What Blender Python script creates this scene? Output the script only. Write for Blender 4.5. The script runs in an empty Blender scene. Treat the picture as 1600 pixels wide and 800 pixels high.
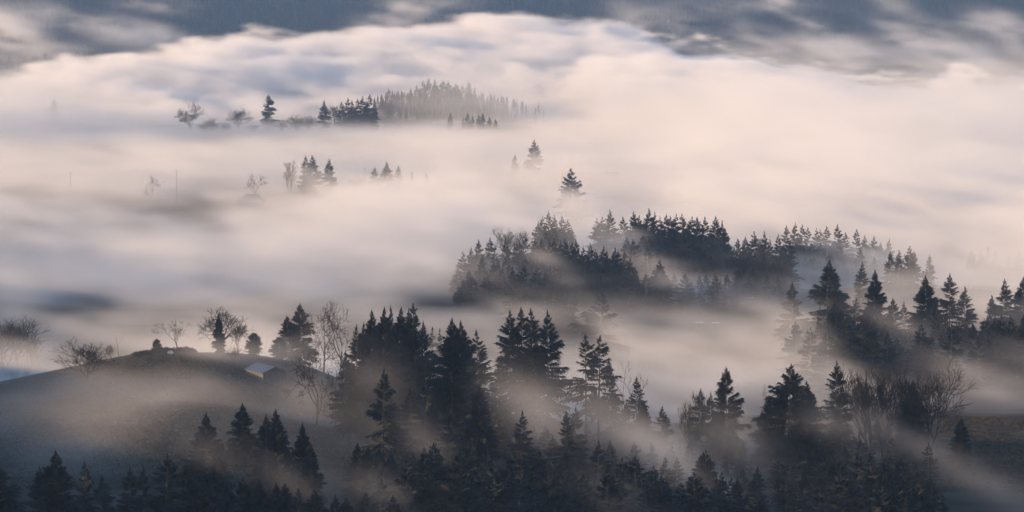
import bpy, math, random
import numpy as np
from mathutils import Vector

SC = bpy.context.scene
COL = SC.collection
rad = math.radians

# ------------------------------------------------------------------ camera
CAM_Z = 220.0          # metres above the valley floor
FPX = 7600.0           # focal length in pixels of a 1600 px wide picture
PITCH = math.atan(500.0 / FPX)
cam_data = bpy.data.cameras.new('camera')
cam_data.sensor_width = 36.0
cam_data.lens = 36.0 * FPX / 1600.0
cam_data.clip_start = 5.0
cam_data.clip_end = 60000.0
cam = bpy.data.objects.new('camera', cam_data)
COL.objects.link(cam)
cam.location = (0, 0, CAM_Z)
cam.rotation_euler = (math.pi / 2 - PITCH, 0, 0)
SC.camera = cam

# ------------------------------------------------------------------ light
SUN_EL = rad(7.0)
SUN_AZ = rad(-82.0)    # measured from the view direction (+Y) towards +X
world = bpy.data.worlds.new('World')
SC.world = world
world.use_nodes = True
wn = world.node_tree
bg = wn.nodes['Background']
sky = wn.nodes.new('ShaderNodeTexSky')
sky.sky_type = 'NISHITA'
sky.sun_disc = False
sky.sun_elevation = SUN_EL
sky.sun_rotation = SUN_AZ
sky.altitude = 200
sky.ozone_density = 3.2
sky.dust_density = 1.0
wn.links.new(sky.outputs[0], bg.inputs[0])
bg.inputs[1].default_value = 0.15

sun_data = bpy.data.lights.new('sun', 'SUN')
sun_data.energy = 5.0
sun_data.angle = rad(0.5)
sun_data.color = (1.0, 0.62, 0.31)
sun = bpy.data.objects.new('sun', sun_data)
COL.objects.link(sun)
to_sun = Vector((math.sin(SUN_AZ) * math.cos(SUN_EL), math.cos(SUN_AZ) * math.cos(SUN_EL), math.sin(SUN_EL)))
sun.rotation_euler = to_sun.to_track_quat('Z', 'Y').to_euler()
sun.location = (-600, 300, 600)

SC.view_settings.view_transform = 'Standard'
SC.view_settings.look = 'None'
SC.view_settings.exposure = 1.18
SC.view_settings.gamma = 1.0
SC.render.engine = 'CYCLES'
cy = SC.cycles
cy.max_bounces = 6
cy.diffuse_bounces = 1
cy.glossy_bounces = 1
cy.transmission_bounces = 1
cy.transparent_max_bounces = 32
cy.volume_bounces = 3
cy.volume_step_rate = 4.0
cy.volume_max_steps = 512
cy.use_denoising = True
cy.denoiser = 'OPENIMAGEDENOISE'
cy.use_adaptive_sampling = True
cy.adaptive_threshold = 0.02
cy.sample_clamp_indirect = 4.0


# ------------------------------------------------------------------ helpers
SP, CP = math.sin(PITCH), math.cos(PITCH)


def at(px, py, d):
    """World point seen at picture position (px, py) of the photograph, d metres away along +Y."""
    a, b = (px - 800.0) / FPX, -(py - 400.0) / FPX
    dy = CP + b * SP
    dz = -SP + b * CP
    k = d / dy
    return Vector((a * k, d, CAM_Z + dz * k))


def x_at(px, d):
    return (px - 800.0) / FPX * d


def tag(o, label=None, cat=None, group=None, kind=None):
    if label: o['label'] = label
    if cat: o['category'] = cat
    if group: o['group'] = group
    if kind: o['kind'] = kind
    return o


def mesh_from(name, verts, faces, mat=None, smooth=False):
    me = bpy.data.meshes.new(name)
    me.from_pydata([tuple(v) for v in verts], [], [tuple(f) for f in faces])
    me.update()
    if mat: me.materials.append(mat)
    if smooth:
        me.polygons.foreach_set('use_smooth', [True] * len(me.polygons))
    return me


def tri_mesh(name, V, F, mat=None):
    """V (n,3) float array, F (m,3) int array: fast."""
    me = bpy.data.meshes.new(name)
    V = np.asarray(V, 'f4'); F = np.asarray(F, 'i4')
    me.vertices.add(len(V)); me.vertices.foreach_set('co', V.ravel())
    me.loops.add(F.size); me.loops.foreach_set('vertex_index', F.ravel())
    me.polygons.add(len(F))
    me.polygons.foreach_set('loop_start', np.arange(0, F.size, 3, dtype='i4'))
    me.polygons.foreach_set('loop_total', np.full(len(F), 3, 'i4'))
    me.update(calc_edges=True)
    if mat: me.materials.append(mat)
    return me


def obj(name, me, parent=None, loc=None):
    o = bpy.data.objects.new(name, me)
    COL.objects.link(o)
    if parent is not None: o.parent = parent
    if loc is not None: o.location = loc
    return o


def empty(name, loc, rz=0.0):
    o = bpy.data.objects.new(name, None)
    COL.objects.link(o)
    o.location = loc
    o.rotation_euler = (0, 0, rz)
    o.empty_display_size = 1.0
    return o


# ------------------------------------------------------------------ materials
def noise_mat(name, c1, c2, scale, rough=0.9, detail=5.0, bump=0.0, coord='Object', stretch=(1, 1, 1), spec=0.2):
    m = bpy.data.materials.new(name)
    m.use_nodes = True
    nt = m.node_tree
    b = nt.nodes['Principled BSDF']
    tc = nt.nodes.new('ShaderNodeTexCoord')
    mp = nt.nodes.new('ShaderNodeMapping'); mp.inputs['Scale'].default_value = stretch
    nz = nt.nodes.new('ShaderNodeTexNoise')
    nz.inputs['Scale'].default_value = scale
    nz.inputs['Detail'].default_value = detail
    cr = nt.nodes.new('ShaderNodeValToRGB')
    cr.color_ramp.elements[0].position = 0.35; cr.color_ramp.elements[0].color = (*c1, 1)
    cr.color_ramp.elements[1].position = 0.68; cr.color_ramp.elements[1].color = (*c2, 1)
    nt.links.new(tc.outputs[coord], mp.inputs[0])
    nt.links.new(mp.outputs[0], nz.inputs['Vector'])
    nt.links.new(nz.outputs['Fac'], cr.inputs[0])
    nt.links.new(cr.outputs[0], b.inputs['Base Color'])
    b.inputs['Roughness'].default_value = rough
    b.inputs['Specular IOR Level'].default_value = spec
    if bump:
        bp = nt.nodes.new('ShaderNodeBump'); bp.inputs['Strength'].default_value = bump
        nt.links.new(nz.outputs['Fac'], bp.inputs['Height'])
        nt.links.new(bp.outputs[0], b.inputs['Normal'])
    return m


M_NEEDLE = noise_mat('needles', (0.021, 0.027, 0.031), (0.042, 0.049, 0.047), 0.35, spec=0.1)
M_BARK = noise_mat('bark', (0.03, 0.025, 0.022), (0.07, 0.058, 0.05), 2.0, bump=0.4, stretch=(3, 3, 0.5), spec=0.1)
M_TWIG = noise_mat('twigs', (0.022, 0.019, 0.017), (0.05, 0.042, 0.037), 1.0, spec=0.1)
M_IVY = noise_mat('ivy', (0.03, 0.045, 0.025), (0.06, 0.08, 0.04), 0.5, spec=0.2)
M_GROUND = noise_mat('meadow_ground', (0.028, 0.028, 0.022), (0.092, 0.074, 0.062), 0.035, detail=10.0, stretch=(0.35, 0.9, 1), spec=0.05)
M_GRASS = noise_mat('dry_grass', (0.045, 0.042, 0.032), (0.085, 0.072, 0.056), 0.2, spec=0.05)
M_ROOF = noise_mat('roof_metal', (0.05, 0.065, 0.095), (0.08, 0.10, 0.14), 0.5, rough=0.45, spec=0.5)
M_ROOF2 = noise_mat('roof_shingle', (0.05, 0.05, 0.055), (0.09, 0.085, 0.09), 1.5)
M_WALL = noise_mat('weathered_boards', (0.06, 0.055, 0.055), (0.12, 0.11, 0.105), 1.0, stretch=(4, 4, 0.3))
M_PALE = noise_mat('pale_paint', (0.36, 0.36, 0.37), (0.5, 0.5, 0.5), 1.0)
M_POLE = noise_mat('pole_wood', (0.08, 0.065, 0.05), (0.15, 0.12, 0.10), 3.0)
M_GLASS = noise_mat('window_glass', (0.03, 0.035, 0.045), (0.05, 0.055, 0.065), 0.5, rough=0.15, spec=0.6)
M_STONE = noise_mat('pale_stone', (0.35, 0.34, 0.32), (0.55, 0.53, 0.5), 2.0)

def forest_floor():
    nt = M_GROUND.node_tree
    b = nt.nodes['Principled BSDF']
    src = b.inputs['Base Color'].links[0].from_socket
    tc = nt.nodes.new('ShaderNodeTexCoord'); sp_ = nt.nodes.new('ShaderNodeSeparateXYZ')
    mr = nt.nodes.new('ShaderNodeMapRange'); mr.inputs['From Min'].default_value = 5500; mr.inputs['From Max'].default_value = 6500
    mx = nt.nodes.new('ShaderNodeMix'); mx.data_type = 'RGBA'
    nt.links.new(tc.outputs['Object'], sp_.inputs[0]); nt.links.new(sp_.outputs['Y'], mr.inputs['Value'])
    nt.links.new(mr.outputs[0], mx.inputs[0]); nt.links.new(src, mx.inputs[6]); mx.inputs[7].default_value = (0.03, 0.035, 0.022, 1)
    nt.links.new(mx.outputs[2], b.inputs['Base Color'])


forest_floor()

# ------------------------------------------------------------------ terrain
# heights of the land by (px, metres away) -> world height
CTRL = []


def g(px, py, d):
    p = at(px, py, d); CTRL.append((p.x, p.y, p.z))


def gz(x, y, z):
    CTRL.append((x, y, z))


for x in (-500, -250, 0, 250, 500):
    gz(x, -400, 195); gz(x, -60, 205); gz(x, 40, 196); gz(x, 130, 174); gz(x, 250, 155); gz(x, 500, 128); gz(x, 750, 98)
# near plateau
for px in (-300, 0, 250, 500, 800, 1050, 1300, 1600, 1900):
    g(px, 890, 1040)
for px in (0, 100, 200, 300, 400): g(px, 735, 1180)
for px in (550, 700, 850, 1000, 1150, 1300): g(px, 770, 1170); g(px, 705, 1290)
for px in (500, 800, 1100): g(px, 680, 1380)
g(-250, 680, 1380); g(-100, 655, 1390); g(0, 634, 1410); g(60, 621, 1425); g(135, 600, 1440); g(200, 566, 1490); g(250, 551, 1510); g(300, 548, 1520)
g(410, 592, 1450); g(490, 655, 1330); g(395, 556, 1540); g(345, 560, 1530); g(475, 560, 1570); g(440, 560, 1560)
g(100, 660, 1300); g(200, 640, 1300); g(300, 640, 1300); g(400, 660, 1280)
g(1470, 650, 1410); g(1540, 652, 1415); g(1600, 655, 1420); g(1750, 660, 1420); g(1480, 700, 1290); g(1600, 705, 1290); g(1380, 665, 1370); g(1230, 690, 1330)
# the drop behind the plateau
for px in (-300, 0, 150, 300, 450): g(px, 575 if px > 100 else 610, 1720)
for px in (600, 750, 900, 1050, 1200): g(px, 640, 1620); g(px, 605, 1830)
g(1300, 640, 1560); g(1450, 640, 1580); g(1600, 640, 1600)
# right middle hill
g(1290, 545, 1800); g(1365, 548, 1800); g(1445, 548, 1800); g(1560, 548, 1800); g(1700, 548, 1800); g(1300, 520, 1900); g(1450, 520, 1930); g(1600, 520, 1950)
g(1120, 600, 1900); g(1020, 600, 1900); g(940, 585, 1790)
g(1100, 510, 2180); g(1225, 522, 2100)
for px in (-300, 0, 200, 400, 600): g(px, 505, 2150); g(px, 440, 2600)
# ridges of trees
g(720, 480, 2260); g(800, 490, 2250); g(880, 512, 2100); g(900, 490, 2260); g(990, 492, 2260); g(1050, 490, 2300)
g(800, 450, 2420); g(900, 448, 2420); g(980, 465, 2400); g(720, 460, 2400)
g(870, 402, 2600); g(940, 420, 2650); g(1040, 432, 2650); g(1130, 440, 2640); g(1040, 470, 2400); g(1200, 440, 2700); g(1300, 430, 2760); g(1400, 435, 2760); g(1420, 450, 2400); g(1550, 440, 2800); g(1700, 440, 2800)
for px in (-300, 0, 150, 300, 450, 600, 750, 900, 1100, 1300, 1600, 1900):
    g(px, 343 if px < 700 else 350, 3360 if px < 700 else 3350); g(px, 295, 3800); g(px, 262, 4250); g(px, 218, 4800)
for px in (-300, 0, 200, 300, 420, 550, 700, 900, 1200, 1600, 1900):
    g(px, 200, 5050)
for px, py in ((600, 178), (650, 160), (690, 152), (730, 158), (770, 174), (820, 188)): g(px, py, 5450)
for px in (-300, 0, 300, 900, 1200, 1600, 1900): g(px, 190, 5600)
for x in (-1600, -800, -300, 300, 800, 1600):
    gz(x, 7000, 8); gz(x, 8300, -6); gz(x, 9000, 5)
for px, e in ((-300, 0), (0, 0), (400, 8), (800, -4), (1200, -14), (1600, -6), (1900, 0)):
    g(px, 62 + e, 9800); g(px, -12 + e, 11500); g(px, -75 + e, 13000); g(px, -110, 15000); g(px, -120, 19000); g(px, -105, 26000)
# unseen hill on the left, added and shaped to shade the near land
for y, c in ((950, 155), (1150, 155), (1330, 148), (1500, 144), (1700, 122), (1900, 100), (2150, 86), (2400, 78), (2650, 66)): gz(-560, y, c); gz(-380, y, 0.5 * c + 30); gz(-760, y, c + 3); gz(-1100, y, c + 12)
for (x, y, z) in ((-560, 2950, 60), (-800, 3000, 60), (-1100, 3000, 65), (-560, 750, 165), (-1100, 700, 180),
                  (700, 1500, 90), (700, 2500, 60), (1200, 2000, 100), (-1500, 3600, 60), (1300, 3600, 60), (-2500, 1500, 150), (2500, 1500, 150), (-4000, 5000, 80), (4000, 5000, 80), (-2500, 7500, 20), (2500, 7500, 20)):
    gz(x, y, z)
for y in (9700, 10500, 11500, 13000): gz(-2900, y, 600); gz(-3600, y, 600); gz(-1950, y, 260)  # unseen mountain at far left, added to keep sun off the far hills
for x in (-1900, -2900, -3600): gz(x, 8700, 60)
for x in (-6000, 6000): gz(x, 9300, 60); gz(x, 12000, 200); gz(x, 20000, 330); gz(x, 500, 150)
for x in (-20000, 0, 20000): gz(x, 45000, 420); gz(x, 30000, 400)
CTRL = np.array(CTRL)


def warp(x, y):
    s = 60.0 + 0.085 * np.maximum(y, 0)
    return x / s, 6.0 * np.log((np.maximum(y, -600) + 1200.0) / 1200.0)


_CU, _CV = warp(CTRL[:, 0], CTRL[:, 1])


def _tps(r2):
    return 0.5 * r2 * np.log(r2 + 1e-9)


def _solve():
    n = len(_CU)
    A = _tps((_CU[:, None] - _CU) ** 2 + (_CV[:, None] - _CV) ** 2) + np.eye(n) * 0.02
    P = np.stack([np.ones(n), _CU, _CV], 1)
    M = np.block([[A, P], [P.T, np.zeros((3, 3))]])
    return np.linalg.solve(M, np.concatenate([CTRL[:, 2], np.zeros(3)]))


_W = _solve()


def terrain(x, y):
    x = np.asarray(x, float); y = np.asarray(y, float)
    shp = np.broadcast(x, y).shape
    x = np.broadcast_to(x, shp).ravel(); y = np.broadcast_to(y, shp).ravel()
    u, v = warp(x, y)
    n = len(_CU)
    out = np.empty(len(u))
    for i in range(0, len(u), 20000):
        r2 = (u[i:i + 20000, None] - _CU) ** 2 + (v[i:i + 20000, None] - _CV) ** 2
        out[i:i + 20000] = _tps(r2) @ _W[:n] + _W[n] + _W[n + 1] * u[i:i + 20000] + _W[n + 2] * v[i:i + 20000]
    out += 0.5 * np.sin(x * 0.031 + 1.3 * np.sin(y * 0.011)) * np.cos(y * 0.017 + 0.4) + 0.25 * np.sin(x * 0.09 + y * 0.05)
    return np.clip(out, -40, 700).reshape(shp)


def tz(x, y):
    return float(terrain(np.array([x]), np.array([y]))[0])


def build_terrain():
    ys = np.concatenate([np.linspace(-700, 700, 30)[:-1], np.linspace(700, 2000, 150)[:-1], np.geomspace(2000, 15000, 170)[:-1], np.geomspace(15000, 45000, 16)])
    t = np.linspace(-1, 1, 201)
    s = np.sign(t) * (0.45 * np.abs(t) + 0.55 * np.abs(t) ** 4)
    X = s[None, :] * (900 + 0.55 * np.maximum(ys, 0))[:, None]
    Y = np.repeat(ys[:, None], len(s), 1)
    Z = terrain(X, Y)
    ny, nx = X.shape
    V = np.stack([X, Y, Z], -1).reshape(-1, 3)
    i = (np.arange(ny - 1)[:, None] * nx + np.arange(nx - 1)[None, :]).ravel()
    F = np.concatenate([np.stack([i, i + 1, i + nx + 1], 1), np.stack([i, i + nx + 1, i + nx], 1)])
    me = tri_mesh('ground', V, F, M_GROUND)
    me.polygons.foreach_set('use_smooth', [True] * len(me.polygons))
    o = obj('ground', me)
    tag(o, 'misty valley floor, meadow knolls and far hills under the fog', kind='structure')


build_terrain()


# ------------------------------------------------------------------ fog (grids of density filled from fields in world space)
def fft_noise(shape, corr, seed, slope=1.9):
    """periodic fractal noise with correlation lengths corr (in cells), unit variance."""
    r = np.random.RandomState(seed)
    n = r.standard_normal(shape).astype('f4')
    f = np.fft.rfftn(n)
    ks = [np.fft.fftfreq(shape[0]), np.fft.fftfreq(shape[1]), np.fft.rfftfreq(shape[2])]
    k2 = sum(np.reshape((k * c) ** 2, [-1 if j == i else 1 for j in range(3)]) for i, (k, c) in enumerate(zip(ks, corr)))
    f *= (1.0 + k2 * 40.0) ** (-slope)
    o = np.fft.irfftn(f, shape, axes=(0, 1, 2))
    return ((o - o.mean()) / o.std()).astype('f4')


def sst(a, b, x):
    t = np.clip((x - a) / (b - a), 0, 1)
    return t * t * (3 - 2 * t)


def fog_material(name, density):
    m = bpy.data.materials.new(name)
    m.use_nodes = True
    nt = m.node_tree
    nt.nodes.clear()
    out = nt.nodes.new('ShaderNodeOutputMaterial')
    pv = nt.nodes.new('ShaderNodeVolumePrincipled')
    pv.inputs['Color'].default_value = (0.985, 0.985, 0.985, 1)
    pv.inputs['Density'].default_value = density
    pv.inputs['Anisotropy'].default_value = 0.2
    nt.links.new(pv.outputs[0], out.inputs['Volume'])
    return m


M_FOG = fog_material('fog', 0.02)


def fog_volume(name, label, lo, hi, n, dens, frustum=None):
    """dens: array (nz, ny, nx) of extinction per metre -> a volume grid made by geometry nodes."""
    nx, ny, nz = n
    d = dens.astype('f4').copy()
    d[d < 3e-5] = 0
    d *= 50.0          # stored fifty times over, so that thin fog is not dropped as empty space
    d[:, :, 0] = d[:, :, -1] = 0; d[-1] = 0
    me = bpy.data.meshes.new(name)
    me.vertices.add(d.size)
    # vertices sit at the cell centres so that the object's box is the fog's own box
    xs = np.linspace(lo[0], hi[0], nx); ys = np.linspace(lo[1], hi[1], ny); zs = np.linspace(lo[2], hi[2], nz)
    Z, Y, X = np.meshgrid(zs, ys, xs, indexing='ij')
    me.vertices.foreach_set('co', np.stack([X.ravel(), Y.ravel(), Z.ravel()], 1).astype('f4').ravel())
    a = me.attributes.new('fog_density', 'FLOAT', 'POINT')
    a.data.foreach_set('value', d.ravel())
    me.materials.append(M_FOG)
    o = obj(name, me)
    ng = bpy.data.node_groups.new(name, 'GeometryNodeTree')
    ng.interface.new_socket('Geometry', in_out='INPUT', socket_type='NodeSocketGeometry')
    ng.interface.new_socket('Geometry', in_out='OUTPUT', socket_type='NodeSocketGeometry')
    N, L = ng.nodes, ng.links
    gi, go = N.new('NodeGroupInput'), N.new('NodeGroupOutput')
    vc = N.new('GeometryNodeVolumeCube')
    vc.inputs['Min'].default_value = lo; vc.inputs['Max'].default_value = hi
    for k, v in zip('XYZ', n): vc.inputs['Resolution ' + k].default_value = v
    sep = N.new('ShaderNodeSeparateXYZ')
    L.new(N.new('GeometryNodeInputPosition').outputs[0], sep.inputs[0])

    def mth(op, a_, b_=None, c_=None):
        q = N.new('ShaderNodeMath'); q.operation = op
        for i, v in enumerate((a_, b_, c_)):
            if v is None: continue
            if isinstance(v, (int, float)): q.inputs[i].default_value = v
            else: L.new(v, q.inputs[i])
        return q.outputs[0]
    idx = []
    for k in range(3):
        s = (n[k] - 1) / (hi[k] - lo[k])
        idx.append(mth('ROUND', mth('MULTIPLY_ADD', sep.outputs[k], s, -lo[k] * s)))
    i1 = mth('MULTIPLY_ADD', idx[2], float(ny), idx[1])
    i2 = mth('MULTIPLY_ADD', i1, float(nx), idx[0])
    fi = N.new('FunctionNodeFloatToInt'); L.new(i2, fi.inputs[0])
    si = N.new('GeometryNodeSampleIndex'); si.data_type = 'FLOAT'; si.domain = 'POINT'
    na = N.new('GeometryNodeInputNamedAttribute'); na.data_type = 'FLOAT'; na.inputs['Name'].default_value = 'fog_density'
    L.new(gi.outputs[0], si.inputs['Geometry']); L.new(na.outputs[0], si.inputs['Value']); L.new(fi.outputs[0], si.inputs['Index'])
    L.new(si.outputs[0], vc.inputs['Density'])
    sm = N.new('GeometryNodeSetMaterial'); sm.inputs['Material'].default_value = M_FOG
    L.new(vc.outputs[0], sm.inputs[0]); L.new(sm.outputs[0], go.inputs[0])
    md = o.modifiers.new('fog', 'NODES'); md.node_group = ng
    tag(o, label, kind='stuff')
    return o


def interp_map(points, X, Y, k=2.0, eps=0.01):
    """points: (px, d, value); smooth map over world x, y."""
    P = np.array([(x_at(px, d), d, v) for px, d, v in points], float)
    pu, pv = warp(P[:, 0], P[:, 1])
    u, v = warp(X.ravel(), Y.ravel())
    r2 = (u[:, None] - pu) ** 2 + (v[:, None] - pv) ** 2
    w = 1.0 / (r2 + eps) ** k
    return ((w * P[:, 2]).sum(1) / w.sum(1)).reshape(X.shape)


# thickness of the fog layer over the ground and its density, by (px, metres away)
THICK = [(0, 1100, 4), (800, 1100, 6), (1500, 1100, 6), (0, 1400, 5), (300, 1500, 6), (800, 1350, 8), (1500, 1400, 4),
         (0, 1750, 17), (300, 1700, 18), (600, 1650, 20), (900, 1700, 15), (1150, 1650, 14), (1350, 1620, 8), (1550, 1620, 14),
         (0, 2200, 34), (300, 2200, 36), (600, 2200, 34), (800, 2200, 9), (950, 2150, 12), (1100, 2150, 12), (1300, 2150, 9), (1500, 2150, 10),
         (0, 2750, 26), (300, 2750, 30), (600, 2750, 36), (800, 2480, 20), (950, 2520, 16), (1150, 2550, 14), (1350, 2600, 16), (1550, 2650, 26),
         (0, 3350, 18), (350, 3400, 6), (395, 3440, 4), (330, 3300, 5), (430, 3300, 5), (395, 3200, 7), (480, 3400, 8), (650, 3300, 24), (900, 3000, 12), (900, 3250, 8), (1200, 3100, 34), (1550, 3100, 32),
         (100, 3800, 14), (276, 3470, 8), (110, 3500, 8), (480, 3650, 8), (620, 3650, 8), (850, 3800, 12), (830, 3950, 4), (1200, 3900, 36), (1550, 3900, 36),
         (200, 4500, 9), (500, 4500, 7), (800, 4500, 9), (200,4200,14),(500,4200,13),(800,4200,17), (1200, 4800, 38), (1550, 4800, 36),
         (300, 5000, 4), (550, 5000, 4), (750, 5050, 4), (450, 4800, 4), (700, 4800, 4), (1000, 5050, 40), (1300, 5200, 30), (0, 5000, 30),
         (200, 5500, 12), (680, 5450, 8), (1000, 5700, 50)]
RHO = [(0, 1100, .00012), (800, 1100, .00012), (1500, 1100, .00015), (150, 1400, .0008), (800, 1350, .0002), (1500, 1400, .00025),
       (0, 1750, .004), (600, 1650, .005), (900, 1700, .004), (1150, 1650, .007), (1350, 1620, .0012), (1550, 1620, .002),
       (0, 2200, .005), (300, 2200, .004), (600, 2200, .0032), (950, 2150, .003), (1100, 2150, .0016), (1400, 2150, .0018),
       (0, 2750, .0035), (300, 2750, .005), (600, 2750, .006), (900, 2500, .0032), (1150, 2550, .003), (1350, 2600, .004), (1550, 2650, .008),
       (0, 3350, .006), (350, 3400, .005), (395, 3440, .002), (395, 3280, .002), (650, 3300, .012), (900, 3000, .014), (1300, 3100, .016),
       (300, 3800, .012), (700, 3800, .014), (1300, 3900, .018), (300, 4600, .012), (1200, 4800, .018), (500, 5100, .008), (1200, 5400, .016)]

# separate wisps and banks: px, py, metres, half-width px, half-height px, half-depth m, tilt (px down per px right), density
WISPS = [
    # among the near trees
    (845, 650, 1215, 60, 45, 40, 0.45, 0.00315), (1010, 690, 1190, 120, 34, 40, 0.55, 0.00394), (1120, 760, 1150, 100, 26, 35, 0.7, 0.00337),
    (1290, 640, 1250, 70, 34, 40, 0.3, 0.00562), (1420, 680, 1230, 80, 30, 35, 0.5, 0.00337), (1150, 680, 1180, 70, 40, 30, 0.5, 0.00263),
    (1540, 760, 1120, 90, 26, 35, 0.4, 0.00300), (1330, 700, 1180, 60, 24, 30, 0.4, 0.00187), (1530, 690, 1300, 50, 14, 30, 0.3, 0.00225),
    (170, 680, 1230, 130, 30, 60, 0.2, 0.00210), (260, 635, 1320, 120, 26, 60, 0.25, 0.00240), (90, 725, 1150, 90, 24, 40, 0.1, 0.00165), (60, 625, 1400, 90, 16, 30, -0.1, 0.00225), (330, 600, 1400, 70, 16, 30, 0.2, 0.00225),
    (460, 740, 1120, 60, 22, 30, 0.5, 0.00225), (660, 680, 1160, 40, 26, 25, 0.6, 0.00225), (585, 620, 1240, 55, 60, 30, 0.2, 0.00225), (320, 700, 1090, 50, 22, 20, 0.4, 0.00225),
    (940, 600, 1270, 40, 36, 20, 0.2, 0.00187), (800, 600, 1260, 50, 50, 20, 0.2, 0.00113), (480, 610, 1350, 60, 26, 40, 0.2, 0.00225), (600, 770, 1060, 60, 14, 30, 0.4, 0.00187), (960, 770, 1070, 70, 16, 30, 0.4, 0.00187),
    # behind the plateau
    (480, 510, 1600, 60, 40, 40, 0.0, .007), (330, 555, 1500, 60, 24, 30, 0.0, .006), (1290, 560, 1600, 60, 30, 50, 0.6, .008), (1540, 600, 1600, 90, 34, 60, 0.1, .006), (1420, 515, 1700, 70, 16, 30, 0.4, .003),
    (865, 415, 2240, 50, 18, 40, 0.6, .007), (740, 445, 2180, 60, 34, 50, 0.1, .003), (830, 485, 2020, 70, 18, 50, 0.1, .008), (960, 520, 1760, 40, 22, 40, 0.5, .010),
    (1100, 470, 2250, 80, 26, 60, 0.2, .004), (1340, 405, 2480, 60, 16, 40, 0.35, .006), (1040, 450, 2240, 40, 30, 40, 0.3, .006), (980, 375, 2560, 60, 20, 50, 0.5, .008), (1180, 420, 2560, 60, 20, 50, 0.3, .003), (1300, 385, 2650, 90, 16, 50, 0.2, .003),
    # farther wisps
    (470, 277, 3620, 30, 20, 50, 0.2, .010), (900, 322, 3230, 45, 22, 60, 0.2, .010), (640, 285, 3600, 70, 14, 60, 0.0, .008), (900, 258, 3850, 90, 22, 60, 0.0, .006), (830, 270, 3850, 60, 20, 60, 0.0, .006),
    (390, 200, 4950, 130, 12, 80, 0.0, .003), (500, 214, 4850, 200, 12, 120, 0.0, .006), (640, 206, 4900, 100, 10, 80, 0.0, .005),
]


def ellipsoids(wisps, X, Y, Z, D, lo, hi, nz_field, ragged=0.75, soft=1.0):
    xs, ys, zs = X[0, 0, :], Y[0, :, 0], Z[:, 0, 0]
    for (px, py, d, hw, hh, hd, tilt, rho) in wisps:
        c = at(px, py, d)
        s = d / FPX
        rx, rz, ry = hw * s, hh * s, hd
        R = 2.4
        ext_z = R * (rz + abs(tilt) * rx)
        i0, i1 = np.searchsorted(xs, (c.x - R * rx, c.x + R * rx)); j0, j1 = np.searchsorted(ys, (d - R * ry, d + R * ry)); k0, k1 = np.searchsorted(zs, (c.z - ext_z, c.z + ext_z))
        if i1 <= i0 or j1 <= j0 or k1 <= k0: continue
        sl = (slice(k0, k1), slice(j0, j1), slice(i0, i1))
        dx = X[sl] - c.x
        q = (dx / rx) ** 2 + ((Y[sl] - d) / ry) ** 2 + ((Z[sl] - c.z + tilt * dx) / rz) ** 2
        e = np.exp(-q * 1.3) * np.clip((5.7 - q) / 3.0, 0, 1) * np.clip(1.0 + ragged * 1.2 * nz_field[sl], 0, 3)
        D[sl] += rho * e


VEILS = [(700, 150, 5080, 120, 55, 60, 0.1, .0065), (800, 165, 5120, 60, 45, 50, 0.2, .010)]

BANK = [  # the big bank behind the knoll: px, top py
    (-300, 150), (0, 118), (100, 92), (200, 75), (300, 62), (400, 48), (500, 40), (570, 34), (640, 34), (700, 24), (760, 16), (850, 16), (930, 24), (985, 38), (1040, 58), (1110, 78), (1180, 99), (1240, 120),
    (1300, 142), (1340, 160), (1400, 162), (1440, 152), (1485, 134), (1530, 154), (1580, 164), (1650, 170), (1900, 190)]
BANK_D = ((-300, 0, 400, 760, 1000, 1200, 1400, 1600, 1900), (5900, 6000, 6500, 6700, 6500, 5950, 5550, 5450, 5400))  # how far off its crest is
FAR_WISPS = [
    (10, 48, 8386, 45, 29.7, 240, 0.25, 0.00526), (185, 48, 8410, 60, 18.9, 200, 0.2, 0.00238), (90, 25, 8434, 60, 18.9, 200, 0.3, 0.00118), (240, 50, 8386, 50, 13.5, 200, 0.25, 0.00179), (230, 4, 8464, 60, 13.5, 200, 0.1, 0.00149),
    (1065, 52, 8320, 50, 29.7, 250, 0.3, 0.00146), (990, 35, 8320, 40, 24.3, 250, 0.3, 0.00104), (1150, 10, 8446, 140, 13.5, 200, 0, 0.00069), (1215, 4, 8446, 22, 14.85, 160, 0.3, 0.00312), (1300, 80, 8380, 60, 29.7, 260, 0.25, 0.00230), (1340, 110, 8380, 60, 35.1, 260, 0.4, 0.00146),
    (1265, 40, 8404, 26, 13.5, 160, 0.2, 0.00230), (1470, 75, 8440, 80, 32.4, 250, 0.35, 0.00250), (1400, 55, 8398, 30, 21.6, 200, 0.4, 0.00167), (1410, 105, 8320, 90, 27, 250, 0.15, 0.00104), (1560, 38, 8422, 50, 18.9, 200, 0.15, 0.00312), (1580, 60, 8422, 22, 21.6, 160, 0.3, 0.00167),
    (1530, 110, 8320, 30, 40.5, 250, 0.8, 0.00104), (620, 22, 8386, 60, 24.3, 200, -0.25, 0.00208), (680, 6, 8404, 60, 13.5, 200, 0, 0.00149), (1390, 5, 8476, 30, 13.5, 200, 0.2, 0.00083), (60, 80, 8140, 80, 16.2, 200, 0, 0.00149), (1260, 100, 7960, 80, 32.4, 250, 0.3, 0.00146), (1180, 60, 8200, 60, 27, 250, 0.4, 0.00083),
]


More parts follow.
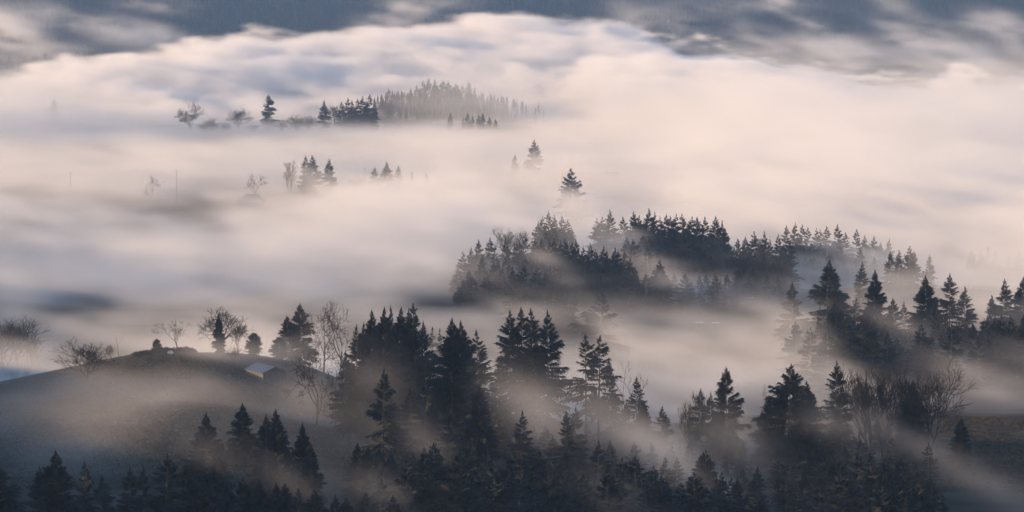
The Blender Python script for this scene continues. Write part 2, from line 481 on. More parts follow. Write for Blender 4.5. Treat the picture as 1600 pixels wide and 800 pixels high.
def fog_grid(lo, hi, n, seed, win, far=False):
    nx, ny, nz = n
    xs = np.linspace(lo[0], hi[0], nx); ys = np.linspace(lo[1], hi[1], ny); zs = np.linspace(lo[2], hi[2], nz)
    Z, Y, X = np.meshgrid(zs.astype('f4'), ys.astype('f4'), xs.astype('f4'), indexing='ij')
    X2, Y2 = np.meshgrid(xs, ys)
    cs = [(hi[k] - lo[k]) / (n[k] - 1) for k in range(3)]
    sc_ = 0.5 + 0.5 * (lo[1] + hi[1]) / 2 / 2000.0
    big = fft_noise((nz, ny, nx), (14 * sc_ / cs[2], 110 * sc_ / cs[1], 60 * sc_ / cs[0]), seed)
    fine = fft_noise((nz, ny, nx), (3 * sc_ / cs[2], 26 * sc_ / cs[1], 9 * sc_ / cs[0]), seed + 7, 1.5)
    # wind shear: streaks that lean down towards +X
    for k in range(nz):
        sh = int(round(1.6 * (zs[k] - lo[2]) / cs[0]))
        big[k] = np.roll(big[k], -sh, axis=1); fine[k] = np.roll(fine[k], -sh, axis=1)
    nzf = 0.6 * big + 0.75 * fine
    T = terrain(X2, Y2).astype('f4')
    H = Z - T[None]
    D = np.zeros_like(X)
    if not far:
        th = interp_map(THICK, X2, Y2).astype('f4')
        rho = interp_map(RHO, X2, Y2).astype('f4')
        amp = 0.42 - 0.24 * sst(2700, 3400, ys)
        thn = th[None] * np.clip(1.0 + amp.astype('f4')[None, :, None] * nzf, 0.12, 2.4)
        pw = (3.0 - 1.5 * sst(2700, 3400, ys)).astype('f4')[None, :, None]
        D += rho[None] * np.exp(-(np.maximum(H, 0) / thn) ** pw) * np.clip(0.85 + (amp * 1.7).astype('f4')[None, :, None] * nzf, 0.03, 4)
        ellipsoids(WISPS, X, Y, Z, D, lo, hi, nzf)
        ellipsoids(VEILS, X, Y, Z, D, lo, hi, nzf, ragged=0.15)
    else:
        px_ = X2 / Y2 * FPX + 800.0
        bx = np.array([b[0] for b in BANK]); by = np.array([b[1] for b in BANK])
        topy = np.interp(px_, bx, by)
        d0 = np.interp(px_, BANK_D[0], BANK_D[1])
        zc = np.interp(px_, bx, [at(800, v + 6, float(np.interp(q, BANK_D[0], BANK_D[1]))).z for q, v in BANK])
        th = interp_map(THICK, X2, Y2)
        front = T + th
        ridge = np.where(Y2 < d0, np.exp(-((Y2 - d0) / 750.0) ** 2), np.exp(-((Y2 - d0) / 420.0) ** 2))
        low = np.where(Y2 < d0, front, T - 14)
        top = (low + (zc - low) * ridge).astype('f4')
        keep = sst(5000, 5500, Y2)
        tiny = fft_noise((nz, ny, nx), (4 / cs[2], 30 / cs[1], 10 / cs[0]), seed + 13, 1.4)
        bill = 2.0 * big + (4.5 + 8.5 * sst(50, 350, X2))[None] * fine + (3.0 + 4.0 * sst(50, 350, X2))[None] * tiny
        nzf = nzf + 0.5 * tiny
        edge = (22.0 - 10.0 * sst(50, 350, X2))[None]
        D += (0.016 * keep + 0.008 * (1 - keep))[None] * sst(0, 1, (top[None] + 4.0 + bill - Z) / edge).astype('f4') * np.clip(0.9 + 0.3 * nzf, 0.08, 3)
        D *= 1 - sst(7400, 8000, Y)
        ellipsoids(WISPS, X, Y, Z, D, lo, hi, nzf)
        ellipsoids(FAR_WISPS, X, Y, Z, D, lo, hi, nzf, ragged=0.7)
    D *= np.clip((H + 6.0) / 4.0, 0, 1)
    (a0, a1), (b0, b1) = win
    D *= sst(a0, a1, Y) * (1 - sst(b0, b1, Y))
    D *= sst(0, 40, X - lo[0]) * sst(0, 40, hi[0] - X)
    return D


FOGS = [('fog', 'thin low fog and drifting wisps among the nearest trees', (-230, 980, 60), (230, 1760, 130), (220, 190, 40), 3, ((980, 1010), (1690, 1760)), False),
        ('fog', 'grey fog filling the middle valley round the wooded ridges', (-480, 1680, 5), (480, 3480, 110), (230, 220, 44), 11, ((1690, 1760), (3380, 3480)), False),
        ('fog', 'pale fog over the farms of the far valley floor', (-800, 3370, -5), (800, 5400, 125), (230, 200, 40), 23, ((3380, 3480), (5250, 5400)), False),
        ('fog', 'peach lit fog bank rolling below the far wooded hills', (-1000, 5240, -20), (1000, 9300, 190), (330, 220, 76), 31, ((5250, 5400), (9150, 9300)), True)]
for (nm, lb, lo, hi, n, sd, win, far) in FOGS:
    fog_volume(nm, lb, lo, hi, n, fog_grid(lo, hi, n, sd, win, far))

# even haze round the whole place
def haze_box():
    lo, hi = (-25500, -720, -60), (25500, 45600, 1000)
    V = [(x, y, z) for x in (lo[0], hi[0]) for y in (lo[1], hi[1]) for z in (lo[2], hi[2])]
    F = [(0, 1, 3, 2), (4, 6, 7, 5), (0, 4, 5, 1), (2, 3, 7, 6), (0, 2, 6, 4), (1, 5, 7, 3)]
    m = bpy.data.materials.new('haze')
    m.use_nodes = True
    nt = m.node_tree; nt.nodes.clear()
    out = nt.nodes.new('ShaderNodeOutputMaterial'); pv = nt.nodes.new('ShaderNodeVolumePrincipled')
    pv.inputs['Color'].default_value = (0.36, 0.58, 0.95, 1)
    pv.inputs['Density'].default_value = 3.4e-5
    pv.inputs['Anisotropy'].default_value = 0.0
    nt.links.new(pv.outputs[0], out.inputs['Volume'])
    o = obj('haze', mesh_from('haze', V, F, m))
    tag(o, 'thin blue morning haze over the whole valley', kind='stuff')


haze_box()


# ------------------------------------------------------------------ trees
BASE_H = 30.0   # the tree meshes are 30 m tall and scaled per tree


def conifer_mesh(seed, R=0.2, zb=0.10, whorls=36, nb=6, droop=0.25, power=0.85, gap=0.1, steps=6, lean=0.0, ragged=0.35, lop=0.0):
    r = np.random.RandomState(seed)
    H = BASE_H
    V, F = [], []

    def tri(a, b, c):
        i = len(V); V.extend((a, b, c)); F.append((i, i + 1, i + 2))
    lopaz = r.uniform(0, 6.28)
    gaps = [(r.uniform(0.1, 0.75), r.uniform(0, 6.28)) for _ in range(int(gap * 30))]
    for i in range(whorls):
        t = (i + r.uniform(0.0, 0.8)) / whorls
        t = t ** 0.92
        zc = zb + (0.985 - zb) * t
        L0 = R * math.tanh(power * (1 - t)) / math.tanh(power) * (1.0 - 0.35 * max(0, 0.25 - t) / 0.25) + 0.004
        for b in range(nb):
            az = r.uniform(0, 2 * math.pi)
            if r.rand() < gap: continue
            if any(abs(t - g_[0]) < 0.06 and abs((az - g_[1] + math.pi) % (2 * math.pi) - math.pi) < 0.8 for g_ in gaps): continue
            L = L0 * r.uniform(1 - ragged, 1 + ragged * 0.7) * (1 + lop * math.cos(az - lopaz))
            e = math.radians(-8 + 55 * t ** 1.6 + r.uniform(-9, 9))
            ca, sa = math.cos(az), math.sin(az)
            zz = zc + r.uniform(-0.6, 0.6) / whorls

            def pt(s):
                rr = L * s * math.cos(e)
                z = zz + L * (math.sin(e) * s - droop * s * s * (1 - t) * 1.3 + 0.55 * droop * s ** 3 * (1 - t))
                return np.array((rr * ca + lean * zz, rr * sa, z))
            ds = 0.9 / steps
            for k in range(steps):
                s = 0.12 + 0.88 * (k + r.uniform(0.1, 0.9)) / steps
                p0, p1 = pt(max(0.02, s - ds * 0.7)), pt(min(1.0, s + ds * 0.6))
                pm = pt(s)
                l = L * (0.50 - 0.30 * s) * r.uniform(0.6, 1.4) + 0.004
                for sd in (-1, 1):
                    out = np.array((ca * 0.75 - sd * sa * 0.75, sa * 0.75 + sd * ca * 0.75, -0.25 - 0.45 * r.rand()))
                    tri(p0, p1, pm + out * l)
                tri(p0, p1, pm + np.array((ca * 0.35, sa * 0.35, -0.9)) * l * r.uniform(0.4, 0.9))
            q = pt(1.0); q2 = pt(0.8)
            tri(q2 + np.array((0, 0, 0.004)), q2 - np.array((0, 0, 0.006)), q + (q - q2) * 0.35)
    # leader
    for k in range(5):
        z = 0.955 + 0.009 * k
        for a in range(3):
            az = a * 2.1 + k
            l = 0.012 * (1 - k / 6)
            tri(np.array((lean * z, 0, z - 0.008)), np.array((lean * z, 0, z + 0.012)), np.array((lean * z + l * math.cos(az), l * math.sin(az), z + 0.008)))
    tri(np.array((lean - 0.003, 0, 0.965)), np.array((lean + 0.003, 0, 0.965)), np.array((lean, 0, 1.0)))
    return tri_mesh('crown', np.array(V) * H, np.array(F), M_NEEDLE)


def tube(V, F, pts, radii, n):
    """Append a tapered tube through pts."""
    base = len(V)
    m = len(pts)
    for k in range(m):
        a = pts[max(0, k - 1)]; b = pts[min(m - 1, k + 1)]
        t = np.subtract(b, a); t = t / (np.linalg.norm(t) + 1e-9)
        u = np.cross(t, (0.31, 0.2, 0.93) if abs(t[2]) < 0.9 else (1, 0, 0)); u /= np.linalg.norm(u) + 1e-9
        w = np.cross(t, u)
        for j in range(n):
            th = 2 * math.pi * j / n
            V.append(np.add(pts[k], radii[k] * (math.cos(th) * u + math.sin(th) * w)))
    for k in range(m - 1):
        for j in range(n):
            a, b = base + k * n + j, base + k * n + (j + 1) % n
            F.append((a, b, b + n)); F.append((a, b + n, a + n))


def trunk_mesh(seed, lean=0.0, rad_=0.011, top=0.97):
    r = np.random.RandomState(seed)
    V, F = [], []
    zs = np.linspace(-0.06, top, 9)
    pts = [np.array((lean * max(z, 0) + r.uniform(-.0015, .0015), r.uniform(-.0015, .0015), z)) * BASE_H for z in zs]
    tube(V, F, pts, [max(0.04, BASE_H * rad_ * (1.15 if z < 0 else 1) * (1 - 0.95 * max(z, 0))) for z in zs], 7)
    return tri_mesh('trunk', V, F, M_BARK)


STYLES = {  # name: list of (crown, trunk)
    'full': dict(R=0.25, zb=0.04, whorls=60, nb=8, droop=0.25, power=1.35, gap=0.08, steps=11, ragged=0.45),
    'open': dict(R=0.185, zb=0.10, whorls=56, nb=6, droop=0.38, power=1.7, gap=0.2, steps=11, ragged=0.55),
    'thin': dict(R=0.135, zb=0.16, whorls=52, nb=5, droop=0.35, power=2.2, gap=0.22, steps=8, ragged=0.55),
    'bare_legged': dict(R=0.15, zb=0.34, whorls=26, nb=6, droop=0.30, power=2.0, gap=0.2, steps=8, ragged=0.55),
    'wide': dict(R=0.28, zb=0.06, whorls=52, nb=7, droop=0.22, power=1.7, gap=0.18, steps=12, ragged=0.45),
    'round': dict(R=0.36, zb=0.02, whorls=34, nb=8, droop=0.15, power=3.0, gap=0.05, steps=8, ragged=0.3),
    'droopy': dict(R=0.36, zb=0.10, whorls=24, nb=6, droop=0.55, power=1.5, gap=0.15, steps=10, ragged=0.4, lop=0.45),
    'spire': dict(R=0.13, zb=0.04, whorls=30, nb=6, droop=0.2, power=1.2, gap=0.04, steps=5),
    'far': dict(R=0.215, zb=0.03, whorls=30, nb=7, droop=0.25, power=1.4, gap=0.08, steps=5, ragged=0.45),
    'farwide': dict(R=0.26, zb=0.03, whorls=28, nb=8, droop=0.2, power=1.5, gap=0.08, steps=5, ragged=0.45),
}
NVAR = {'full': 4, 'open': 5, 'thin': 4, 'bare_legged': 2, 'wide': 3, 'round': 1, 'droopy': 1, 'spire': 3, 'far': 6, 'farwide': 4}
CONIF = {}
for si_, (st, kw) in enumerate(STYLES.items()):
    CONIF[st] = []
    for v in range(NVAR[st]):
        ln = random.Random(si_ * 31 + v).uniform(-0.02, 0.02)
        CONIF[st].append((conifer_mesh(100 * si_ + v, lean=ln, **kw), trunk_mesh(100 * si_ + v, lean=ln)))

RNG = random.Random(5)
BAD = []
N_CON = 0


def conifer(px, top, d, style, label, group=None, w=1.0, H=None, cat='conifer tree'):
    """A conifer whose tip shows at (px, top); its foot stands on the land."""
    global N_CON
    p = at(px, top, d)
    z = tz(p.x, p.y)
    h = H if H else p.z - z
    if not 5 < h < 48: BAD.append((round(px), round(top), d, style, round(h, 1)))
    h = max(4.0, min(h, 50.0))
    k = RNG.randrange(len(CONIF[style]))
    cr, tk = CONIF[style][k]
    e = empty('conifer_tree', (p.x, p.y, z), RNG.uniform(0, 6.28))
    e.rotation_euler = (RNG.gauss(0, 0.018), RNG.gauss(0, 0.018), e.rotation_euler[2])
    s = h / BASE_H
    ww = w * RNG.uniform(0.82, 1.15)
    e.scale = (s * ww, s * ww, s)
    tag(e, label, cat, group)
    obj('trunk', tk, e); obj('crown', cr, e)
    N_CON += 1
    return e


def bare_mesh(seed, spread=0.6, levels=5, trunk=0.25, up=0.25, n0=3, kids=(2, 4), stems=1, twist=0.35, ratio=0.72, thick=0.016):
    """Leafless broadleaf tree, height about BASE_H: (trunk mesh, branches mesh)."""
    r = np.random.RandomState(seed)
    VT, FT, VB, FB = [], [], [], []

    def grow(p, dr, L, rd, lv, V, F):
        nseg = 4 if lv <= 1 else 3
        pts = [p]; rs = [rd]
        q = p.copy(); dcur = dr.copy()
        for k in range(nseg):
            dcur = dcur + r.normal(0, twist * (0.35 if lv == 0 else 0.7), 3) * 0.5 + np.array((0, 0, up * 0.3))
            dcur /= np.linalg.norm(dcur)
            q = q + dcur * L / nseg
            pts.append(q); rs.append(max(0.0017, rd * (1 - 0.45 * (k + 1) / nseg)))
        tube(V, F, pts, rs, 6 if lv == 0 else 4 if lv == 1 else 3)
        if lv >= levels: return
        n = n0 if lv == 0 else r.randint(kids[0], kids[1] + 1)
        az0 = r.uniform(0, 6.28)
        for k in range(n):
            a = min(nseg, int(nseg * (0.45 + 0.6 * r.rand()) + 0.5)) if k < n - 1 else nseg
            a = max(1, a)
            az = az0 + k * 6.28 / n + r.uniform(-.5, .5)
            tdir = np.subtract(pts[a], pts[a - 1]); tdir = tdir / np.linalg.norm(tdir)
            u = np.cross(tdir, (0.2, 0.9, 0.3)); u /= np.linalg.norm(u); w_ = np.cross(tdir, u)
            sp = spread * r.uniform(0.6, 1.35)
            nd = tdir + sp * (math.cos(az) * u + math.sin(az) * w_)
            nd /= np.linalg.norm(nd)
            grow(pts[a], nd, L * ratio * r.uniform(0.75, 1.2), rs[a] * 0.68, lv + 1, VB, FB)
    for s in range(stems):
        a = r.uniform(0, 6.28)
        d0 = np.array((0.28 * math.cos(a), 0.28 * math.sin(a), 1.0)) if stems > 1 else np.array((r.uniform(-.08, .08), r.uniform(-.08, .08), 1.0))
        grow(np.array((0.02 * math.cos(a) * (stems > 1), 0.02 * math.sin(a) * (stems > 1), -0.03)), d0 / np.linalg.norm(d0), trunk * r.uniform(0.85, 1.15), thick, 0, VT, FT)
    zmax = max(v[2] for v in VB)
    k = BASE_H / zmax
    VT = np.array(VT) * k; VB = np.array(VB) * k
    return tri_mesh('trunk', VT, FT, M_BARK), tri_mesh('branches', VB, FB, M_TWIG)


BSTYLE = {
    'oak': dict(spread=0.95, levels=5, trunk=0.22, up=0.12, n0=6, kids=(3, 4), twist=0.6, ratio=0.72, thick=0.022),
    'fan': dict(spread=0.62, levels=5, trunk=0.26, up=0.26, n0=6, kids=(3, 4), twist=0.3, ratio=0.72, stems=1),
    'multi': dict(spread=0.38, levels=4, trunk=0.40, up=0.34, n0=6, kids=(3, 5), twist=0.25, ratio=0.62, stems=3, thick=0.011),
    'gnarled': dict(spread=0.85, levels=5, trunk=0.27, up=0.16, n0=4, kids=(2, 4), twist=0.55, ratio=0.70),
    'dome': dict(spread=0.62, levels=5, trunk=0.24, up=0.22, n0=7, kids=(3, 4), twist=0.25, ratio=0.74, thick=0.02),
    'snag': dict(spread=0.7, levels=3, trunk=0.55, up=0.2, n0=4, kids=(2, 3), twist=0.4, ratio=0.45, thick=0.012),
    'bush': dict(spread=0.6, levels=4, trunk=0.3, up=0.25, n0=5, kids=(3, 4), twist=0.4, ratio=0.7, stems=6, thick=0.010),
}
BNV = {'oak': 3, 'fan': 3, 'multi': 3, 'gnarled': 3, 'dome': 2, 'snag': 2, 'bush': 2}
BARE = {st: [bare_mesh(900 + 10 * i + v, **kw) for v in range(BNV[st])] for i, (st, kw) in enumerate(BSTYLE.items())}


def bare(px, top, d, style, label, group=None, w=1.0, var=None, rz=None, name='bare_tree', cat='bare tree'):
    p = at(px, top, d)
    z = tz(p.x, p.y)
    h = p.z - z
    if not 2 < h < 40: BAD.append((round(px), round(top), d, style, round(h, 1)))
    h = max(1.5, min(h, 42))
    tk, br = BARE[style][RNG.randrange(BNV[style]) if var is None else var]
    e = empty(name, (p.x, p.y, z), RNG.uniform(0, 6.28) if rz is None else rz)
    s = h / BASE_H
    e.scale = (s * w, s * w, s)
    tag(e, label, cat, group)
    obj('trunk', tk, e); obj('branches', br, e)
    return e


# --- bottom row, nearest trees
G = 'conifers along the bottom edge'
for px, top, d, st, w, lb in (
    (-6, 720, 1040, 'full', 1.25, 'black conifer cut off by the left edge of the picture, bottom corner'),
    (62, 727, 1055, 'full', 0.8, 'narrow black conifer pressed against the left side of the tallest corner conifer'),
    (90, 703, 1050, 'full', 1.0, 'tallest black conifer of the bottom left corner, broad and pointed'),
    (132, 719, 1065, 'open', 0.8, 'slim greyish conifer just right of the tallest corner conifer'),
    (160, 742, 1050, 'open', 1.0, 'short ragged dark conifer between two gaps, bottom left row'),
    (205, 728, 1060, 'open', 0.85, 'left one of two twin grey conifers in the bottom left row'),
    (221, 729, 1052, 'open', 0.8, 'right one of two twin grey conifers in the bottom left row'),
    (262, 708, 1055, 'open', 1.0, 'dark conifer with a bare tip in front of the big misted conifer, bottom row'),
    (291, 724, 1060, 'full', 0.9, None), (320, 736, 1055, 'full', 0.9, None), (330, 728, 1062, 'full', 0.8, None), (350, 752, 1045, 'full', 0.9, None),
    (375, 745, 1050, 'full', 0.9, 'dark pointed conifer standing lower under the big misted conifer, bottom row'),
    (405, 748, 1050, 'full', 0.9, None), (431, 754, 1050, 'full', 0.9, None), (447, 754, 1045, 'full', 0.9, None), (462, 762, 1040, 'open', 1.0, None),
    (493, 764, 1040, 'full', 1.1, 'dark cone shaped conifer alone at the bottom edge left of the middle'), (520, 772, 1040, 'open', 1.0, None), (540, 776, 1040, 'full', 1.0, None),
    (568, 768, 1038, 'full', 0.9, None), (615, 772, 1036, 'open', 1.0, None), (20, 770, 1030, 'open', 0.9, None), (240, 765, 1040, 'full', 0.8, None),
):
    conifer(px, top, d, st, lb or 'black blurred conifer in the bottom row ' + ['beside the tallest corner conifer', 'under the big misted conifer', 'under the clump of misted conifers', 'near the bottom edge left of the middle'][int(np.searchsorted([255, 380, 480], px))], G, w * 1.25)
conifer(320, 644, 1125, 'full', 'large cone shaped dark conifer standing above the bottom row with mist at its foot', None, 1.1)
conifer(380, 629, 1190, 'full', 'broad blunt topped conifer blurred by mist behind the large cone shaped one', None, 1.05)
conifer(416, 646, 1130, 'full', 'small pointed conifer left of the twin topped one, mist below', None, 0.8)
conifer(437, 638, 1120, 'full', 'dark conifer with a sharp tip right of the blurred blunt one', None, 0.95)
conifer(470, 659, 1120, 'full', 'conifer touched by brownish sunlit mist on its left side', None, 0.9)
conifer(486, 690, 1110, 'full', 'low dark conifer on the right slope of the misted clump', None, 0.95)
conifer(340, 690, 1115, 'full', 'short conifer half sunk in mist beside the large cone shaped one', None, 0.9)

# --- main group on the near plateau
for px, top, d, st, w, lb in (
    (536, 548, 1310, 'open', 0.8, 'low leftmost conifer of the big centre left clump, ragged edge'),
    (557, 507, 1320, 'open', 0.9, 'conifer on the left shoulder of the big centre left clump'),
    (570, 503, 1325, 'open', 0.8, 'thin tipped conifer on the left shoulder of the centre left clump'),
    (583, 483, 1320, 'full', 0.75, 'first of the close tall tips at the top of the centre left clump'),
    (594, 478, 1310, 'full', 0.75, 'second of the close tall tips at the top of the centre left clump'),
    (609, 477, 1325, 'open', 0.7, 'third of the close tall tips at the top of the centre left clump'),
    (621, 479, 1315, 'full', 0.75, 'fourth of the close tall tips, right edge of the centre left clump'),
    (640, 481, 1320, 'open', 0.75, 'tall dark conifer left of the tallest near conifer, bright gaps between their branches'),
    (652, 473, 1310, 'open', 1.15, 'tallest near conifer with open tiers of branches showing bright fog'),
    (667, 500, 1325, 'open', 0.9, 'shorter open conifer leaning out right of the tallest near one'),
    (708, 496, 1315, 'full', 1.1, 'left and taller of two blue grey conifers in the middle gap'),
    (718, 499, 1322, 'full', 0.95, 'right and shorter of two blue grey conifers in the middle gap'),
    (752, 515, 1290, 'thin', 1.25, 'ragged thin conifer with a flat bushy tip and bare trunk'),
    (797, 484, 1315, 'open', 1.15, 'broad open conifer, left end of the row of four tall airy ones'),
    (820, 480, 1320, 'thin', 1.25, 'narrow conifer, second of the row of four tall airy ones'),
    (836, 481, 1312, 'thin', 1.2, 'narrow conifer, third of the row of four tall airy ones'),
    (857, 484, 1310, 'open', 1.0, 'tall airy conifer at the right end of the four, branches sweeping right'),
    (917, 522, 1290, 'bare_legged', 1.2, 'conifer with a long bare trunk and few branches right of the four airy ones'),
    (935, 524, 1285, 'bare_legged', 1.2, 'conifer with two tipped crown and brown sunlit mist at its base'),
    (955, 560, 1290, 'open', 0.8, 'short bushy conifer right of the two bare trunked ones'),
    (995, 588, 1280, 'thin', 1.1, 'scrawny thin conifer beside the broken bare trees'),
    (598, 574, 1180, 'open', 1.0, 'dark layered conifer standing in front of the centre left clump'),
    (645, 606, 1210, 'thin', 1.3, 'small dark conifer just in front of the tallest near one'),
    (665, 592, 1225, 'open', 0.9, 'dark conifer with a rounded tip in front of the open tall one'),
    (706, 628, 1190, 'thin', 1.2, 'thin dark conifer below the two blue grey ones'),
    (745, 600, 1220, 'full', 0.9, 'brownish conifer veiled by sunlit mist below the ragged one'),
    (776, 560, 1280, 'open', 0.9, 'low airy conifer left of the broad open one'),
    (885, 640, 1180, 'open', 0.9, 'dark conifer rising out of the mist in the lower middle'),
    (897, 634, 1200, 'open', 0.9, 'dark ragged conifer right behind the one in the lower middle'),
    (815, 640, 1170, 'thin', 1.2, 'thin conifer ghosted by the bright wisp in the lower middle'),
    (560, 690, 1150, 'full', 1.0, 'dark conifer with brownish tip left of the small sunlit wisp'),
    (575, 695, 1145, 'full', 1.0, 'broad dark conifer under the brownish wisp'),
):
    conifer(px, top, d, st, lb, 'tall conifers on the near plateau', w)

# --- right hand near group
for px, top, d, st, w, lb in (
    (980, 628, 1250, 'wide', 0.8, 'bushy dark conifer below the broken bare trees'),
    (1008, 626, 1255, 'full', 0.9, 'bluish conifer with swept branches below the broken bare trees'),
    (1033, 634, 1230, 'thin', 1.4, 'skeletal light brown conifer with thin upturned branches'),
    (1093, 606, 1250, 'open', 0.9, 'ragged conifer with a split top left of the big pointed one'),
    (1112, 612, 1245, 'open', 0.8, 'dark conifer squeezed against the big pointed one'),
    (1137, 572, 1240, 'wide', 0.95, 'big pointed bushy conifer in front of the bright fog, right of the middle'),
    (1190, 640, 1230, 'open', 1.0, 'low ragged conifer left of the big rounded one'),
    (1205, 618, 1235, 'open', 0.8, 'slim dark conifer on the left flank of the big rounded one'),
    (1230, 568, 1235, 'wide', 1.05, 'big rounded conifer with many bright gaps in the crown'),
    (1262, 594, 1240, 'full', 0.9, 'small dark conifer right of the big rounded one'),
    (1305, 563, 1245, 'open', 1.15, 'open tiered conifer left of the bare trees'),
    (1316, 600, 1230, 'open', 1.0, 'short dark conifer under the bare trees, brown mist below'),
    (1430, 592, 1250, 'full', 0.9, 'dark conifer standing in front of the round bare tree'),
    (1424, 612, 1245, 'full', 1.0, 'low dark conifer beside the one before the round bare tree'),
    (1500, 648, 1215, 'full', 0.85, 'small lone conifer at the edge of the right field'),
    (1160, 690, 1200, 'open', 1.0, 'thin straight conifer in the lower mist below the big pointed one'),
    (1020, 690, 1190, 'thin', 1.2, 'thin straight trunked conifer under the skeletal one'),
):
    conifer(px, top, d, st, lb, 'near conifers on the right of the plateau', w)

# --- dark slope filling the lower middle and right
r = random.Random(77)
BELOW = ['under the centre left clump', 'under the four airy conifers', 'under the bare trunked pair', 'under the big pointed conifer', 'under the big rounded conifer', 'under the grove of bare trees']
for k in range(46):
    px = 560 + 900 * (k + r.random()) / 46
    d = r.uniform(1045, 1200)
    top = np.interp(px, [560, 700, 900, 1100, 1300, 1450], [715, 700, 700, 705, 700, 720]) + r.uniform(-15, 60) + (1200 - d) * 0.25
    if at(px, top, d).z - tz(x_at(px, d), d) < 9: continue
    conifer(px, top, d, r.choice(['open', 'thin', 'full', 'full']), 'dark conifer lost in the shadowed bottom slope ' + BELOW[int(np.searchsorted([700, 880, 1060, 1200, 1330], px))], 'conifers on the dark bottom slope', r.uniform(0.9, 1.2))

# --- right middle hill
for px, top, d, st, w, lb in (
    (1290, 405, 1790, 'full', 1.15, 'tall bushy conifer leading the right middle group, open right side'),
    (1348, 408, 1900, 'thin', 1.1, 'pale slender conifer behind the gap between two dark ones'),
    (1366, 420, 1790, 'full', 1.0, 'dark tiered conifer with a sharp tip in the right middle group'),
    (1398, 465, 1760, 'open', 1.2, 'lower ragged conifer right of the sharp tipped one'),
    (1413, 470, 1840, 'thin', 1.0, 'faint thin conifer between two darker groups'),
    (1447, 430, 1790, 'full', 1.0, 'cone shaped dark conifer left of the pair with a gap, right side'),
    (1461, 464, 1770, 'full', 0.8, 'small dark conifer tight against the cone shaped one'),
    (1484, 427, 1795, 'open', 1.1, 'left taller conifer of an open branched pair on the right'),
    (1508, 447, 1780, 'open', 1.2, 'right lower conifer of an open branched pair on the right'),
    (1550, 460, 1790, 'open', 1.0, 'low shouldered conifer before the pointed one near the right edge'),
    (1566, 435, 1795, 'open', 1.1, 'pointed conifer near the right edge'),
    (1597, 432, 1790, 'full', 1.1, 'dark conifer cut by the right edge, middle height'),
    (1237, 440, 1860, 'open', 1.0, 'faint bushy conifer left of the tall bushy one'),
    (1281, 471, 1740, 'spire', 1.1, 'narrow dark spire below the tall bushy conifer'),
    (1305, 468, 1745, 'full', 1.0, 'dark conifer under the right side of the tall bushy one'),
    (1336, 465, 1770, 'thin', 1.2, 'faint narrow conifer left of the sharp tipped one'),
):
    conifer(px, top, d, st, lb, 'conifers on the right middle hill', w)
for k in range(20):
    px = 1255 + 370 * (k + r.random()) / 20
    d = r.uniform(1700, 1790)
    conifer(px, r.uniform(478, 520) + (8 if px > 1400 else 0), d, r.choice(['open', 'full', 'full']), 'dark conifer in the bluish lower slope ' + ['under the tall bushy conifer', 'under the sharp tipped conifer', 'under the cone shaped conifer', 'under the open branched pair', 'near the right edge'][int(np.searchsorted([1325, 1420, 1470, 1530], px))], 'conifers on the lower right middle slope', r.uniform(0.9, 1.2))

# --- middle distance singles
conifer(938, 456, 1790, 'droopy', 'lone conifer with long drooping branches on the right, fog round its foot', None, 1.0)
conifer(1027, 405, 2300, 'wide', 'lone pale rounded conifer right of the dark ridge stand', None, 0.9)
conifer(1036, 420, 2310, 'farwide', 'fainter conifer hugging the right side of the pale rounded one', None, 0.9)
for px, top, lb in ((858, 447, 'left'), (870, 452, 'inner'), (878, 446, 'tallest'), (889, 452, 'inner'), (897, 456, 'right')):
    conifer(px, top, 2090, 'far', 'small dark conifer in the little clump below the ridge stand', 'little clump below the ridge stand', 0.9)
for px, top in ((800, 416), (808, 425), (817, 432), (828, 438), (836, 442), (845, 450)):
    conifer(px, top, 2180, 'far', 'misted conifer stepping down the slope below the left ridge stand', 'conifers stepping down from the left ridge', 1.1)
# young plantation
for px, top in ((997, 545), (1004, 544), (1011, 546), (1017, 543), (1025, 546), (1030, 543), (1038, 552), (1044, 566)):
    conifer(px, top, 1890, 'spire', 'narrow spire in the close block of young conifers behind the plateau', 'close block of young conifers', 1.3)
for px, top in ((1058, 578), (1066, 580), (1073, 582), (1084, 576), (1095, 581), (1107, 578), (1116, 578)):
    conifer(px, top, 1880, 'spire', 'small young conifer in the misty row right of the close block', 'misty row of young conifers', 1.3)

# --- ridge stands
JOIN_V, JOIN_F = [], []


def joined_conifer(px, top, d, style, w=1.0):
    p = at(px, top, d); z = tz(p.x, p.y); h = p.z - z
    if h < 4: return
    h = min(h, 36)
    cr, tk = CONIF[style][RNG.randrange(len(CONIF[style]))]
    V = np.empty(len(cr.vertices) * 3, 'f4'); cr.vertices.foreach_get('co', V); V = V.reshape(-1, 3)
    F = np.empty(len(cr.loops), 'i4'); cr.loops.foreach_get('vertex_index', F)
    a = RNG.uniform(0, 6.28); s = h / BASE_H; c_, s_ = math.cos(a), math.sin(a)
    W = np.stack([(V[:, 0] * c_ - V[:, 1] * s_) * s * w + p.x, (V[:, 0] * s_ + V[:, 1] * c_) * s * w + p.y, V[:, 2] * s + z], 1)
    JOIN_F.append(F.reshape(-1, 3) + sum(len(v) for v in JOIN_V)); JOIN_V.append(W)


